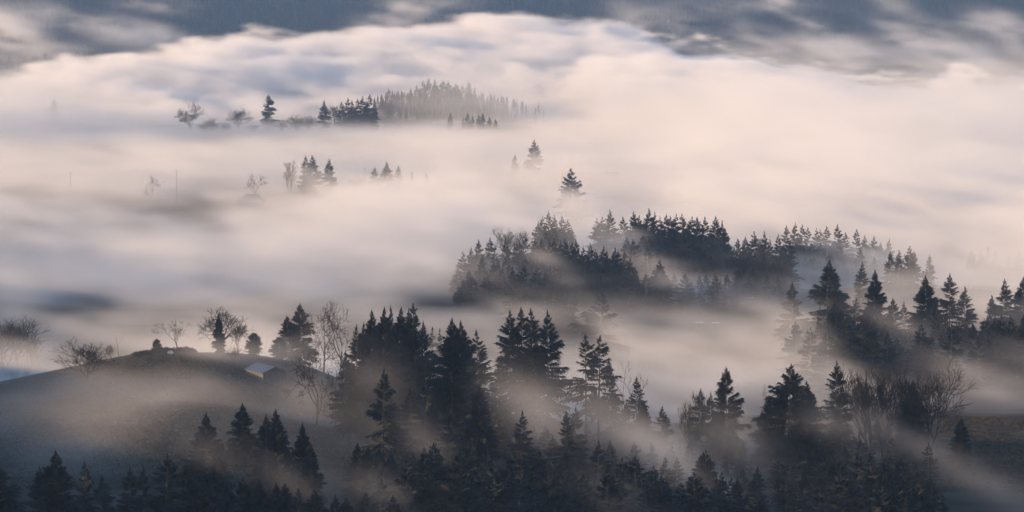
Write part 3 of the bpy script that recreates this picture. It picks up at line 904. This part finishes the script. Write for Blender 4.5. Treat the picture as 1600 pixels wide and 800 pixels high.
def stand(tops, d, n_fill, d_fill, drop, label, group, st=('far',), w=1.0, fillrange=None, fstyle=('far', 'farwide')):
    for px, top in tops:
        f = (px - tops[0][0]) / max(1.0, tops[-1][0] - tops[0][0])
        place = '' if len(tops) < 12 else (', at its left end' if f < 0.2 else ', left of its middle' if f < 0.45 else ', right of its middle' if f < 0.75 else ', at its right end')
        conifer(px, top, d + RNG.uniform(-20, 20), RNG.choice(st), label + place, group, w * RNG.uniform(1.0, 1.3))
    xs = [t[0] for t in tops]; ys = [t[1] for t in tops]
    a, b = fillrange or (xs[0], xs[-1])
    for k in range(n_fill):
        px = a + (b - a) * (k + RNG.random()) / n_fill
        dd = RNG.uniform(*d_fill)
        f = (d - dd) / max(1, d - d_fill[0])
        joined_conifer(px, np.interp(px, xs, ys) + drop[0] + (drop[1] - drop[0]) * f + RNG.uniform(-4, 8), dd, RNG.choice(fstyle), w * RNG.uniform(1.1, 1.4))


stand([(709, 428), (715, 408), (724, 392), (733, 386), (748, 373), (763, 370), (790, 371), (803, 380), (809, 375), (821, 364), (834, 371), (846, 372), (857, 374), (866, 371), (875, 376), (884, 372), (893, 378),
       (902, 374), (912, 383), (924, 379), (931, 388), (940, 383), (948, 390), (958, 386), (967, 389), (976, 391), (985, 401), (992, 416), (997, 430)],
      2390, 60, (2260, 2370), (8, 46), 'dark conifer in the close stand on the left wooded ridge', 'stand on the left wooded ridge')
stand([(840, 345), (847, 338), (857, 329), (866, 334), (877, 337), (887, 343), (894, 356)], 2600, 14, (2540, 2590), (10, 26), 'conifer in the small round clump behind the left wooded ridge', 'small round clump behind the ridge')
stand([(934, 340), (943, 338), (954, 327), (974, 338), (987, 330), (995, 334), (1001, 336), (1013, 325), (1024, 331), (1032, 338), (1040, 334), (1049, 337), (1055, 334), (1066, 333), (1078, 338), (1087, 338), (1102, 338), (1117, 337), (1127, 343)],
      2650, 60, (2480, 2630), (10, 60), 'dark conifer in the long stand on the upper right ridge', 'long stand on the upper right ridge', fillrange=(975, 1140))
stand([(1147, 384), (1154, 372), (1163, 369), (1178, 361), (1186, 372), (1193, 360), (1203, 373), (1214, 365), (1222, 380), (1232, 372)],
      2500, 34, (2300, 2470), (10, 70), 'dark conifer in the shadowed clump between the long stand and the misted ridge', 'shadowed clump in the ridge gap')
stand([(1228, 352), (1241, 347), (1254, 350), (1262, 354), (1276, 356), (1283, 358), (1293, 353), (1309, 350), (1321, 362), (1336, 357), (1350, 366), (1365, 368), (1375, 378), (1389, 372)],
      2740, 44, (2560, 2700), (12, 50), 'misted conifer on the sloping ridge right of the long stand', 'misted ridge on the right')
for px, top in ((1392, 392), (1404, 390), (1421, 383), (1430, 392), (1450, 398)):
    conifer(px, top, 2400, 'farwide', 'dark conifer of the small sharp clump on the right end of the ridge', 'small sharp clump at the ridge end', 0.85)
for px, top in ((1520, 386), (1533, 388), (1545, 384), (1557, 390), (1591, 388), (1575, 395)):
    conifer(px, top, 2790, 'farwide', 'pale conifer fading into fog near the right edge', 'pale conifers near the right edge', 0.9)

# --- far valley
for px, top, d, st, w, lb in (
    (478, 242, 3690, 'farwide', 0.9, 'left dark tipped conifer over the wisp by the farmhouse'),
    (489, 242, 3700, 'farwide', 1.1, 'broader dark tipped conifer over the wisp by the farmhouse'),
    (515, 247, 3690, 'farwide', 0.8, 'dark pointed conifer right of the two by the farmhouse'),
    (585, 260, 3700, 'farwide', 1.1, 'left conifer of three in the pale fog at upper middle'),
    (605, 252, 3700, 'farwide', 1.1, 'tallest middle conifer of three in the pale fog at upper middle'),
    (622, 257, 3720, 'farwide', 0.9, 'right conifer of three in the pale fog at upper middle'),
    (645, 266, 3760, 'far', 1.0, 'ghostly thin conifer right of the three in the pale fog'),
    (666, 269, 3780, 'farwide', 1.1, 'ghostly wide conifer at the right end of the pale fog row'),
    (894, 262, 3290, 'farwide', 1.3, 'lone pointed conifer rising from the bright fog above the ridge'),
    (834, 218, 4000, 'farwide', 1.0, 'tall ghostly conifer in bright fog left of the long barn'),
    (805, 241, 4020, 'farwide', 0.9, 'short ghostly conifer left of the tall ghostly one'),
    (422, 146, 5000, 'farwide', 1.1, 'grey conifer alone between two bare trees on the far knoll'),
    (506, 156, 4980, 'farwide', 1.1, 'rounded dark conifer on the left of the far knoll'),
    (586, 167, 4960, 'farwide', 0.8, 'small dark conifer in front at the right of the far knoll clump'),
    (607, 137, 5300, 'far', 1.1, 'grey conifer left of the misted far grove'),
    (85, 155, 5150, 'farwide', 1.2, 'barely visible conifer in the fog at upper left'),
):
    conifer(px, top, d, st, lb, 'scattered conifers in the far valley fog', w)
for px, top in ((534, 158), (543, 151), (551, 156), (560, 153), (568, 150), (572, 157), (577, 146), (554, 164)):
    conifer(px, top, 5000, 'far', 'dark conifer in the tight clump on the far knoll', 'tight clump on the far knoll', 1.15)
for px, top in ((703, 175), (731, 175), (738, 180), (748, 178), (754, 176), (765, 182), (774, 185), (724, 183)):
    conifer(px, top, 4980, 'far', 'tiny dark conifer before the misted far grove', 'tiny conifers before the far grove', 1.2)
stand([(620, 143), (632, 142), (641, 138), (651, 132), (661, 124), (670, 121), (680, 122), (692, 124), (700, 125), (712, 128), (722, 131), (732, 127), (742, 135), (752, 142), (762, 150), (775, 155)],
      5480, 0, (5300, 5450), (8, 40), 'hazy conifer on the crest of the misted far grove', 'crest of the misted far grove')

for k in range(70):
    px = 1240 + 400 * (k + RNG.random()) / 70
    joined_conifer(px, RNG.uniform(488, 530), RNG.uniform(1650, 1790), RNG.choice(['far', 'farwide']), RNG.uniform(1.1, 1.5))
for k in range(44):
    px = 1225 + 220 * (k + RNG.random()) / 44
    joined_conifer(px, np.interp(px, [1225, 1330, 1445], [372, 378, 410]) + RNG.uniform(0, 40), RNG.uniform(2540, 2700), RNG.choice(['far', 'farwide']), RNG.uniform(1.1, 1.5))
for k in range(40):
    px = 985 + 180 * (k + RNG.random()) / 40
    joined_conifer(px, RNG.uniform(425, 470), RNG.uniform(2280, 2420), RNG.choice(['far', 'farwide']), RNG.uniform(1.1, 1.5))
for k in range(230):
    px = 530 + 950 * (k + RNG.random()) / 230
    d = RNG.uniform(1060, 1290)
    lim = np.interp(px, [530, 600, 760, 900, 960, 1060, 1110, 1170, 1280, 1460, 1500], [700, 640, 640, 640, 650, 670, 650, 680, 650, 660, 720])
    top = lim + 8 + (1290 - d) * 0.33 + RNG.uniform(-14, 30)
    joined_conifer(px, top, d, RNG.choice(['far', 'farwide', 'thin', 'farwide']), RNG.uniform(1.1, 1.5))
tag(obj('forest', tri_mesh('forest', np.concatenate(JOIN_V), np.concatenate(JOIN_F), M_NEEDLE)), 'shadowed conifers filling the slopes below the ridge crests', kind='stuff')

# --- forests too far to count: joined
def lite_tree(r, H, R):
    V, F = [], []
    n = 5
    for k in range(4):
        z0 = H * (0.02 + 0.24 * k); z1 = min(H, z0 + H * (0.42 if k < 3 else 0.3)); rr = R * (1 - 0.23 * k) * r.uniform(0.8, 1.2)
        a0 = r.uniform(0, 6.28); b = len(V)
        for j in range(n):
            q = rr * r.uniform(0.7, 1.25); a = a0 + 6.28 * j / n
            V.append((q * math.cos(a), q * math.sin(a), z0 - H * 0.03 * r.random()))
        V.append((0, 0, z1))
        for j in range(n): F.append((b + j, b + (j + 1) % n, b + n))
    return V, F


def forest(name, label, spots, seed, hr=(20, 36)):
    r = random.Random(seed)
    V, F = [], []
    X = np.array([s[0] for s in spots]); Y = np.array([s[1] for s in spots])
    Z = terrain(X, Y)
    for x, y, z in zip(X, Y, Z):
        H = r.uniform(*hr); v, f = lite_tree(r, H, H * r.uniform(0.17, 0.26)); b = len(V)
        V += [(x + p[0], y + p[1], z + p[2] - 1) for p in v]; F += [(a + b, c + b, e + b) for a, c, e in f]
    tag(obj(name, tri_mesh(name, V, F, M_NEEDLE)), label, kind='stuff')


r = random.Random(9)
sp = [(x_at(min(max(r.gauss(698, 58), 585), 850), d), d) for d in [r.uniform(5150, 5440) for _ in range(380)]]
forest('grove', 'close misted conifers covering the far grove hill', sp, 1, (8, 24))
sp = [(x_at(r.uniform(-60, 165), d), d) for d in [r.uniform(8150, 8700) for _ in range(190)]]
forest('forest', 'dim wood in front of the far hills at upper left', sp, 2, (20, 34))
sp = [(x_at(r.uniform(-250, 1850), d), d) for d in [9350 + 4650 * r.random() ** 1.3 for _ in range(9000)]]
forest('forest', 'blue hazed conifer forest covering the far hills', sp, 3, (22, 42))

# --- leafless trees
for px, top, d, st, w, var, lb in (
    (135, 526, 1440, 'dome', 1.7, 1, 'round bare oak standing alone on the left meadow slope'),
    (278, 498, 1515, 'gnarled', 1.0, 1, 'bare forked tree with sparse limbs on the meadow crest'),
    (340, 478, 1540, 'oak', 1.0, 1, 'bare tree spreading behind the ivy covered conifer'),
    (372, 500, 1560, 'fan', 0.8, 0, 'faint bare tree right of the ivy covered conifer'),
    (365, 540, 1500, 'bush', 1.4, 0, 'low tangled bare tree at the foot of the ivy covered conifer'),
    (494, 546, 1330, 'gnarled', 0.7, 0, 'dark crooked bare tree left of the big centre left clump'),
    (524, 552, 1335, 'gnarled', 0.55, 2, 'thinner bare tree touching the big centre left clump'),
    (505, 468, 1570, 'gnarled', 0.62, 2, 'pale bare tree with a knotted tip right of the round grey conifer'),
    (531, 468, 1580, 'gnarled', 0.55, 0, 'pale bare tree with crooked limbs, right of the knotted one'),
    (985, 560, 1285, 'snag', 0.5, 0, 'broken bare tree leaning right of the near conifers'),
    (1003, 578, 1280, 'snag', 0.9, 1, 'thin dead tree with short stubs beside the leaning broken one'),
    (1082, 606, 1265, 'multi', 0.8, 0, 'small bare bush tree left of the big pointed conifer'),
    (1345, 568, 1255, 'fan', 0.75, 1, 'left bare many stemmed tree of the right grove'),
    (1362, 572, 1250, 'multi', 0.8, 2, 'bare upright tree in the middle of the right grove'),
    (1382, 566, 1258, 'multi', 0.9, 0, 'bare fan shaped tree in the right grove'),
    (1420, 566, 1262, 'multi', 0.7, 1, 'thin bare tree left of the round bare one'),
    (1458, 556, 1240, 'dome', 0.9, 1, 'large round bare tree at the end of the right grove by the field'),
    (1090, 528, 1960, 'fan', 1.4, 2, 'ghostly round bare tree in fog behind the plateau'),
    (10, 490, 1820, 'dome', 1.6, 1, 'dark round bare tree at the left edge'),
    (27, 496, 1830, 'fan', 1.0, 1, 'dark bare tree right of the round one at the left edge'),
    (45, 525, 1840, 'multi', 0.9, 2, 'thin bare tree at the right of the left edge clump'),
    (18, 574, 1660, 'bush', 1.6, 1, 'bare bush low at the left edge'),
    (42, 574, 1660, 'bush', 1.3, 0, 'bare bush right of the one at the left edge'),
    (186, 522, 1600, 'snag', 0.9, 1, 'faint leafless sapling on the crest right of the round oak'),
    (175, 537, 1590, 'multi', 1.0, 2, 'faint bare bush beside the leafless sapling on the crest'),
    (297, 152, 4980, 'dome', 1.25, 0, 'tall bare tree at the left end of the far knoll'),
    (318, 190, 4950, 'bush', 1.8, 1, 'low bare scrub under the tall bare tree on the far knoll'),
    (352, 190, 4950, 'bush', 1.8, 0, 'low bare scrub between two bare trees on the far knoll'),
    (398, 192, 4950, 'bush', 1.8, 1, 'low bare scrub left of the grey conifer on the far knoll'),
    (440, 186, 4955, 'bush', 1.8, 0, 'low bare scrub right of the grey conifer on the far knoll'),
    (330, 183, 4960, 'bush', 1.6, 0, 'low bare tree right of the tall one on the far knoll'),
    (372, 165, 4980, 'dome', 1.4, 1, 'fan shaped bare tree in the middle of the far knoll line'),
    (465, 177, 4960, 'bush', 1.7, 1, 'low bare bush left of the rounded dark conifer on the far knoll'),
    (483, 178, 4970, 'bush', 1.4, 0, 'bare bush against the rounded dark conifer on the far knoll'),
    (522, 160, 5010, 'fan', 1.1, 0, 'bare rounded tree right of the rounded dark conifer on the far knoll'),
    (452, 248, 3690, 'multi', 0.9, 0, 'pale bare tree left of the dark tipped conifers by the farmhouse'),
    (560, 275, 3720, 'bush', 1.6, 1, 'faint bare bush left of the three conifers in pale fog'),
    (397, 270, 3560, 'gnarled', 0.9, 1, 'faint bare tree behind the farmhouse roof'),
    (238, 275, 3650, 'gnarled', 0.9, 2, 'faint bare tree leaning in fog left of the utility pole'),
    (790, 352, 2560, 'fan', 0.8, 2, 'faint bare tree left of the small round clump'),
    (815, 352, 2570, 'fan', 0.6, 0, 'second faint bare tree close to the small round clump'),
):
    bare(px, top, d, st, lb, None, w, var)
# conifers and evergreens of the left meadow crest
conifer(341, 490, 1525, 'full', 'dark ivy covered conifer on the meadow crest among bare trees', None, 0.8)
conifer(471, 473, 1580, 'wide', 'round shouldered grey conifer on the crest left of the pale bare trees', None, 1.0)
conifer(450, 492, 1585, 'wide', 'lower grey conifer on the left of the round shouldered one', None, 0.9)
conifer(397, 519, 1540, 'round', 'dome shaped dark evergreen beside the barn', None, 1.05)
conifer(436, 527, 1570, 'round', 'lighter dome shaped evergreen left under the grey conifers', None, 1.0)
conifer(245, 529, 1520, 'round', 'small round evergreen bush on the hedge line of the meadow crest', None, 0.8)
for px, top in ((676, 510), (686, 513), (842, 535), (870, 540), (1195, 598)):
    conifer(px, top, 1640, 'spire', 'ghostly small conifer in the fog behind the near clump', 'ghostly small conifers behind the near clump', 1.2)
print('CONIFERS', N_CON, 'BAD', BAD)


# ------------------------------------------------------------------ farm buildings and small things
def box_part(name, parent, x0, x1, y0, y1, z0, z1, mat):
    V = [(x, y, z) for x in (x0, x1) for y in (y0, y1) for z in (z0, z1)]
    F = [(0, 1, 3, 2), (4, 6, 7, 5), (0, 4, 5, 1), (2, 3, 7, 6), (0, 2, 6, 4), (1, 5, 7, 3)]
    return obj(name, mesh_from(name, V, F, mat), parent)


def slab(name, parent, quad, th, mat):
    """a roof plane: four corners, thickness upwards along its normal"""
    q = [Vector(v) for v in quad]
    n = (q[1] - q[0]).cross(q[3] - q[0]).normalized()
    if n.z < 0: n = -n
    V = q + [v + n * th for v in q]
    F = [(0, 3, 2, 1), (4, 5, 6, 7)] + [(i, (i + 1) % 4, 4 + (i + 1) % 4, 4 + i) for i in range(4)]
    return obj(name, mesh_from(name, V, F, mat), parent)


def gable_house(root, L, W, h, rise, over, wall_mat, roof_mat, seams=0):
    a, b = W / 2, L / 2
    for sgn in (-1, 1):
        V = [(-a, sgn * b, -1), (a, sgn * b, -1), (a, sgn * b, h), (0, sgn * b, h + rise), (-a, sgn * b, h)]
        V += [(x, y - sgn * 0.2, z) for x, y, z in V]
        F = [(0, 1, 2, 3, 4), (9, 8, 7, 6, 5)] + [(i, 5 + i, 5 + (i + 1) % 5, (i + 1) % 5) for i in range(5)]
        obj('wall', mesh_from('wall', V, F, wall_mat), root)
        box_part('wall', root, sgn * a - 0.1 - sgn * 0.103, sgn * a + 0.1 - sgn * 0.103, -b + 0.203, b - 0.203, -1, h - 0.05, wall_mat)
    sl = rise / a
    for sgn in (-1, 1):
        e = a + over
        rp = slab('roof_panel', root, [(0, -b - over, h + rise + 0.02), (sgn * e, -b - over, h - sl * over + 0.02), (sgn * e, b + over, h - sl * over + 0.02), (0, b + over, h + rise + 0.02)], 0.12, roof_mat)
        for k in range(seams):
            y = -b - over + (L + 2 * over) * (k + 0.5) / seams
            slab('roof_seam', rp, [(sgn * 0.15, y - 0.05, h + rise + 0.15 - sl * 0.15), (sgn * e, y - 0.05, h - sl * over + 0.15), (sgn * e, y + 0.05, h - sl * over + 0.15), (sgn * 0.15, y + 0.05, h + rise + 0.15 - sl * 0.15)], 0.05, roof_mat)


# barn on the meadow crest
p = at(414, 590, 1450)
barn = empty('barn', (p.x, p.y + 7, tz(p.x, p.y)), rad(23))
gable_house(barn, 15.0, 7.4, 3.0, 1.7, 0.4, M_WALL, M_ROOF, 10)
box_part('door', barn, -1.4, 1.4, -7.62, -7.505, 0, 2.2, M_ROOF2)
tag(barn, 'low barn with a pale blue metal roof on the left meadow', 'barn')

# farmhouse with a hipped roof in the fog
p = at(392, 320, 3500)
house = empty('farmhouse', (p.x, p.y, tz(p.x, p.y)), rad(-8))
box_part('wall', house, -9, 9, -5, 5, -1, 5.4, M_WALL)
V = [(-10, -6, 5.4), (10, -6, 5.4), (10, 6, 5.4), (-10, 6, 5.4), (-3.5, 0, 11.0), (5, 0, 11.0)]
obj('roof', mesh_from('roof', V, [(0, 1, 5, 4), (1, 2, 5), (2, 3, 4, 5), (3, 0, 4), (3, 2, 1, 0)], M_ROOF2), house)
slab('porch_roof', house, [(-13.5, -5.5, 2.6), (-9.05, -5.5, 4.4), (-9.05, 5.5, 4.4), (-13.5, 5.5, 2.6)], 0.15, M_ROOF2)
for y in (-5, 0, 5): box_part('porch_post', house, -13.2, -13.0, y - .1, y + .1, -1, 2.6, M_PALE)
for x in (-7, -3.5, 0, 3.5, 7):
    w_ = box_part('window', house, x - .6, x + .6, -5.06, -5.003, 1.6, 3.4, M_GLASS)
    box_part('sill', w_, x - .75, x + .75, -5.16, -5.004, 1.45, 1.59, M_PALE)
box_part('chimney', house, 5.4, 6.3, 1.0, 1.9, 8.5, 12.0, M_STONE)
tag(house, 'large farmhouse with a hipped roof fading into the fog', 'house')

# long barn, only its roof line shows
p = at(922, 262, 3900)
lb_ = empty('long_barn', (p.x, p.y, tz(p.x, p.y)), rad(82))
gable_house(lb_, 44.0, 16.0, 5.0, 4.6, 0.6, M_WALL, M_ROOF2, 0)
tag(lb_, 'long barn roof barely showing in bright fog behind the lone conifer', 'barn')

# utility poles
for px, top, d, lb in ((110, 269, 3560, 'utility pole standing alone in fog at far left'), (276, 265, 3520, 'darker utility pole in fog left of the farmhouse'), (570, 262, 3760, 'thin utility pole left of the three pale conifers')):
    p = at(px, top, d); z = tz(p.x, p.y)
    e = empty('utility_pole', (p.x, p.y, z), 0.3)
    h = p.z - z
    V, F = [], []
    tube(V, F, [np.array((0, 0, -1.0)), np.array((0, 0, h * .5)), np.array((0, 0, h))], [0.12, 0.10, 0.08], 8)
    obj('pole', tri_mesh('pole', V, F, M_POLE), e)
    ca = box_part('crossarm', e, -1.2, 1.2, -0.32, -0.2, h - 0.9, h - 0.7, M_POLE)
    for x in (-1.0, -0.4, 0.4, 1.0): box_part('insulator', ca, x - .06, x + .06, -.31, -.2, h - 0.697, h - 0.5, M_PALE)
    tag(e, lb, 'utility pole', 'utility poles in the far fog')

# yard light
M_LAMP = bpy.data.materials.new('lamp_glow'); M_LAMP.use_nodes = True
b_ = M_LAMP.node_tree.nodes['Principled BSDF']
b_.inputs['Emission Color'].default_value = (1.0, 0.62, 0.32, 1); b_.inputs['Emission Strength'].default_value = 4.0
p = at(584, 321, 3380); z = tz(p.x, p.y)
yl = empty('yard_lamp', (p.x, p.y, z))
h = max(3.0, p.z - z)
V, F = [], []
tube(V, F, [np.array((0, 0, -1.0)), np.array((0, 0, h))], [0.12, 0.08], 8)
obj('pole', tri_mesh('pole', V, F, M_POLE), yl)
box_part('lamp_housing', yl, -1.0, 1.0, -0.3, 0.3, h + 0.003, h + 0.25, M_POLE)
box_part('lamp_panel', yl, -0.95, 0.95, -0.42, -0.303, h - 0.45, h + 0.2, M_LAMP)
tag(yl, 'small glowing yard lamp in the fog below the pale conifers', 'lamp')

# pale sheds in the foggy field
for px, py, d, L, lb in ((1093, 508, 2180, 3.2, 'left of two tiny pale roofed sheds in the foggy field'), (1118, 510, 2180, 3.0, 'right of two tiny pale roofed sheds in the foggy field'), (1226, 521, 2110, 4.0, 'tiny pale roofed shed at the left edge of the right middle group')):
    p = at(px, py, d)
    e = empty('shed', (p.x, p.y, tz(p.x, p.y)), rad(80))
    gable_house(e, L, 1.6, 1.0, 0.4, 0.12, M_WALL, M_PALE, 0)
    tag(e, lb, 'shed', 'tiny sheds in the foggy field')

# boulder on the meadow
r = np.random.RandomState(4)
bm_v, bm_f = [], []
for i in range(5):
    for j in range(8):
        th = math.pi * (i + 0.5) / 5; ph = 2 * math.pi * j / 8; q = r.uniform(.8, 1.2)
        bm_v.append((1.1 * q * math.sin(th) * math.cos(ph), 0.8 * q * math.sin(th) * math.sin(ph), 0.8 * q * math.cos(th)))
for i in range(4):
    for j in range(8):
        a, b = i * 8 + j, i * 8 + (j + 1) % 8
        bm_f.append((a, a + 8, b + 8, b))
bm_f += [tuple(range(7, -1, -1)), tuple(range(32, 40))]
p = at(267, 557, 1505)
tag(obj('boulder', mesh_from('boulder', bm_v, bm_f, M_STONE), None, (p.x, p.y, tz(p.x, p.y) + 0.3)), 'small pale boulder on the meadow below the hedge', 'boulder')


def leaf_cloud(name, pts, size, seed, mat):
    """many small triangles about the given (x, y, z, radius) points"""
    r = np.random.RandomState(seed)
    V = []
    for x, y, z, q in pts:
        n = int(60 * q * q) + 20
        o_ = r.normal(0, 1, (n, 3)); o_ /= np.linalg.norm(o_, axis=1)[:, None]
        c = np.array((x, y, z)) + o_ * q * r.uniform(0.45, 1.05, (n, 1)) * np.array((1, 1, 0.8))
        for k in range(3): V.append(c + r.normal(0, size, (n, 3)))
    T = np.concatenate([np.stack(V[i:i + 3], 1).reshape(-1, 3) for i in range(0, len(V), 3)])
    return tri_mesh(name, T, np.arange(len(T)).reshape(-1, 3), mat)


r = random.Random(12)
pts = []
for k in range(90):
    px = 208 + 95 * k / 89; d = 1500 + 25 * (k / 89) + r.uniform(-3, 3)
    x = x_at(px, d); pts.append((x, d, tz(x, d) + r.uniform(0.3, 1.1), r.uniform(0.7, 1.3)))
tag(obj('hedge', leaf_cloud('hedge', pts, 0.22, 3, M_NEEDLE)), 'low dark hedge running along the left meadow crest', 'hedge')

# nursery rows
def rows(name, label, a, b, d0, d1, sx, sy, seed):
    r = random.Random(seed); V, F = [], []
    xs = np.arange(a, b, sx); ys = np.arange(d0, d1, sy)
    X, Y = np.meshgrid(xs, ys); Z = terrain(X, Y)
    for x, y, z in zip(X.ravel(), Y.ravel(), Z.ravel()):
        if r.random() < 0.12: continue
        v, f = lite_tree(r, r.uniform(2.2, 3.4), r.uniform(0.5, 0.7)); q = len(V)
        V += [(x + t[0], y + t[1], z + t[2]) for t in v]; F += [tuple(q + i for i in t) for t in f]
    tag(obj(name, tri_mesh(name, V, F, M_NEEDLE)), label, kind='stuff')


rows('nursery_rows', 'rows of young nursery trees in the left foggy field', -350, -285, 3200, 3420, 2.2, 9, 1)
rows('nursery_rows', 'nearer rows of young nursery trees at the left edge', -330, -265, 2780, 2960, 2.2, 9, 2)
rows('nursery_rows', 'rows of young nursery trees below the farmhouse', -205, -160, 3080, 3260, 2.2, 9, 3)

# grass on the meadows
r_ = np.random.RandomState(8)
def tufts(px0, px1, d0, d1, n):
    d = r_.uniform(d0, d1, n); px = r_.uniform(px0, px1, n); x = (px - 800) / FPX * d
    z = terrain(x, d); h = r_.uniform(0.15, 0.45, n) * (1 + 0.5 * np.sin(x * 0.11 + d * 0.03)); w = r_.uniform(0.15, 0.5, n); a = r_.uniform(0, 3.14, n)
    A = np.stack([x - w * np.cos(a), d - w * np.sin(a), z - .05], 1); B = np.stack([x + w * np.cos(a), d + w * np.sin(a), z - .05], 1)
    C_ = np.stack([x + r_.normal(0, .2, n), d + r_.normal(0, .2, n), z + h], 1)
    return np.stack([A, B, C_], 1).reshape(-1, 3)


T = np.concatenate([tufts(1380, 1640, 1180, 1425, 40000), tufts(-20, 560, 1150, 1530, 70000)])
tag(obj('grass', tri_mesh('grass', T, np.arange(len(T)).reshape(-1, 3), M_GRASS)), 'rough dry grass on the meadow knolls', kind='stuff')
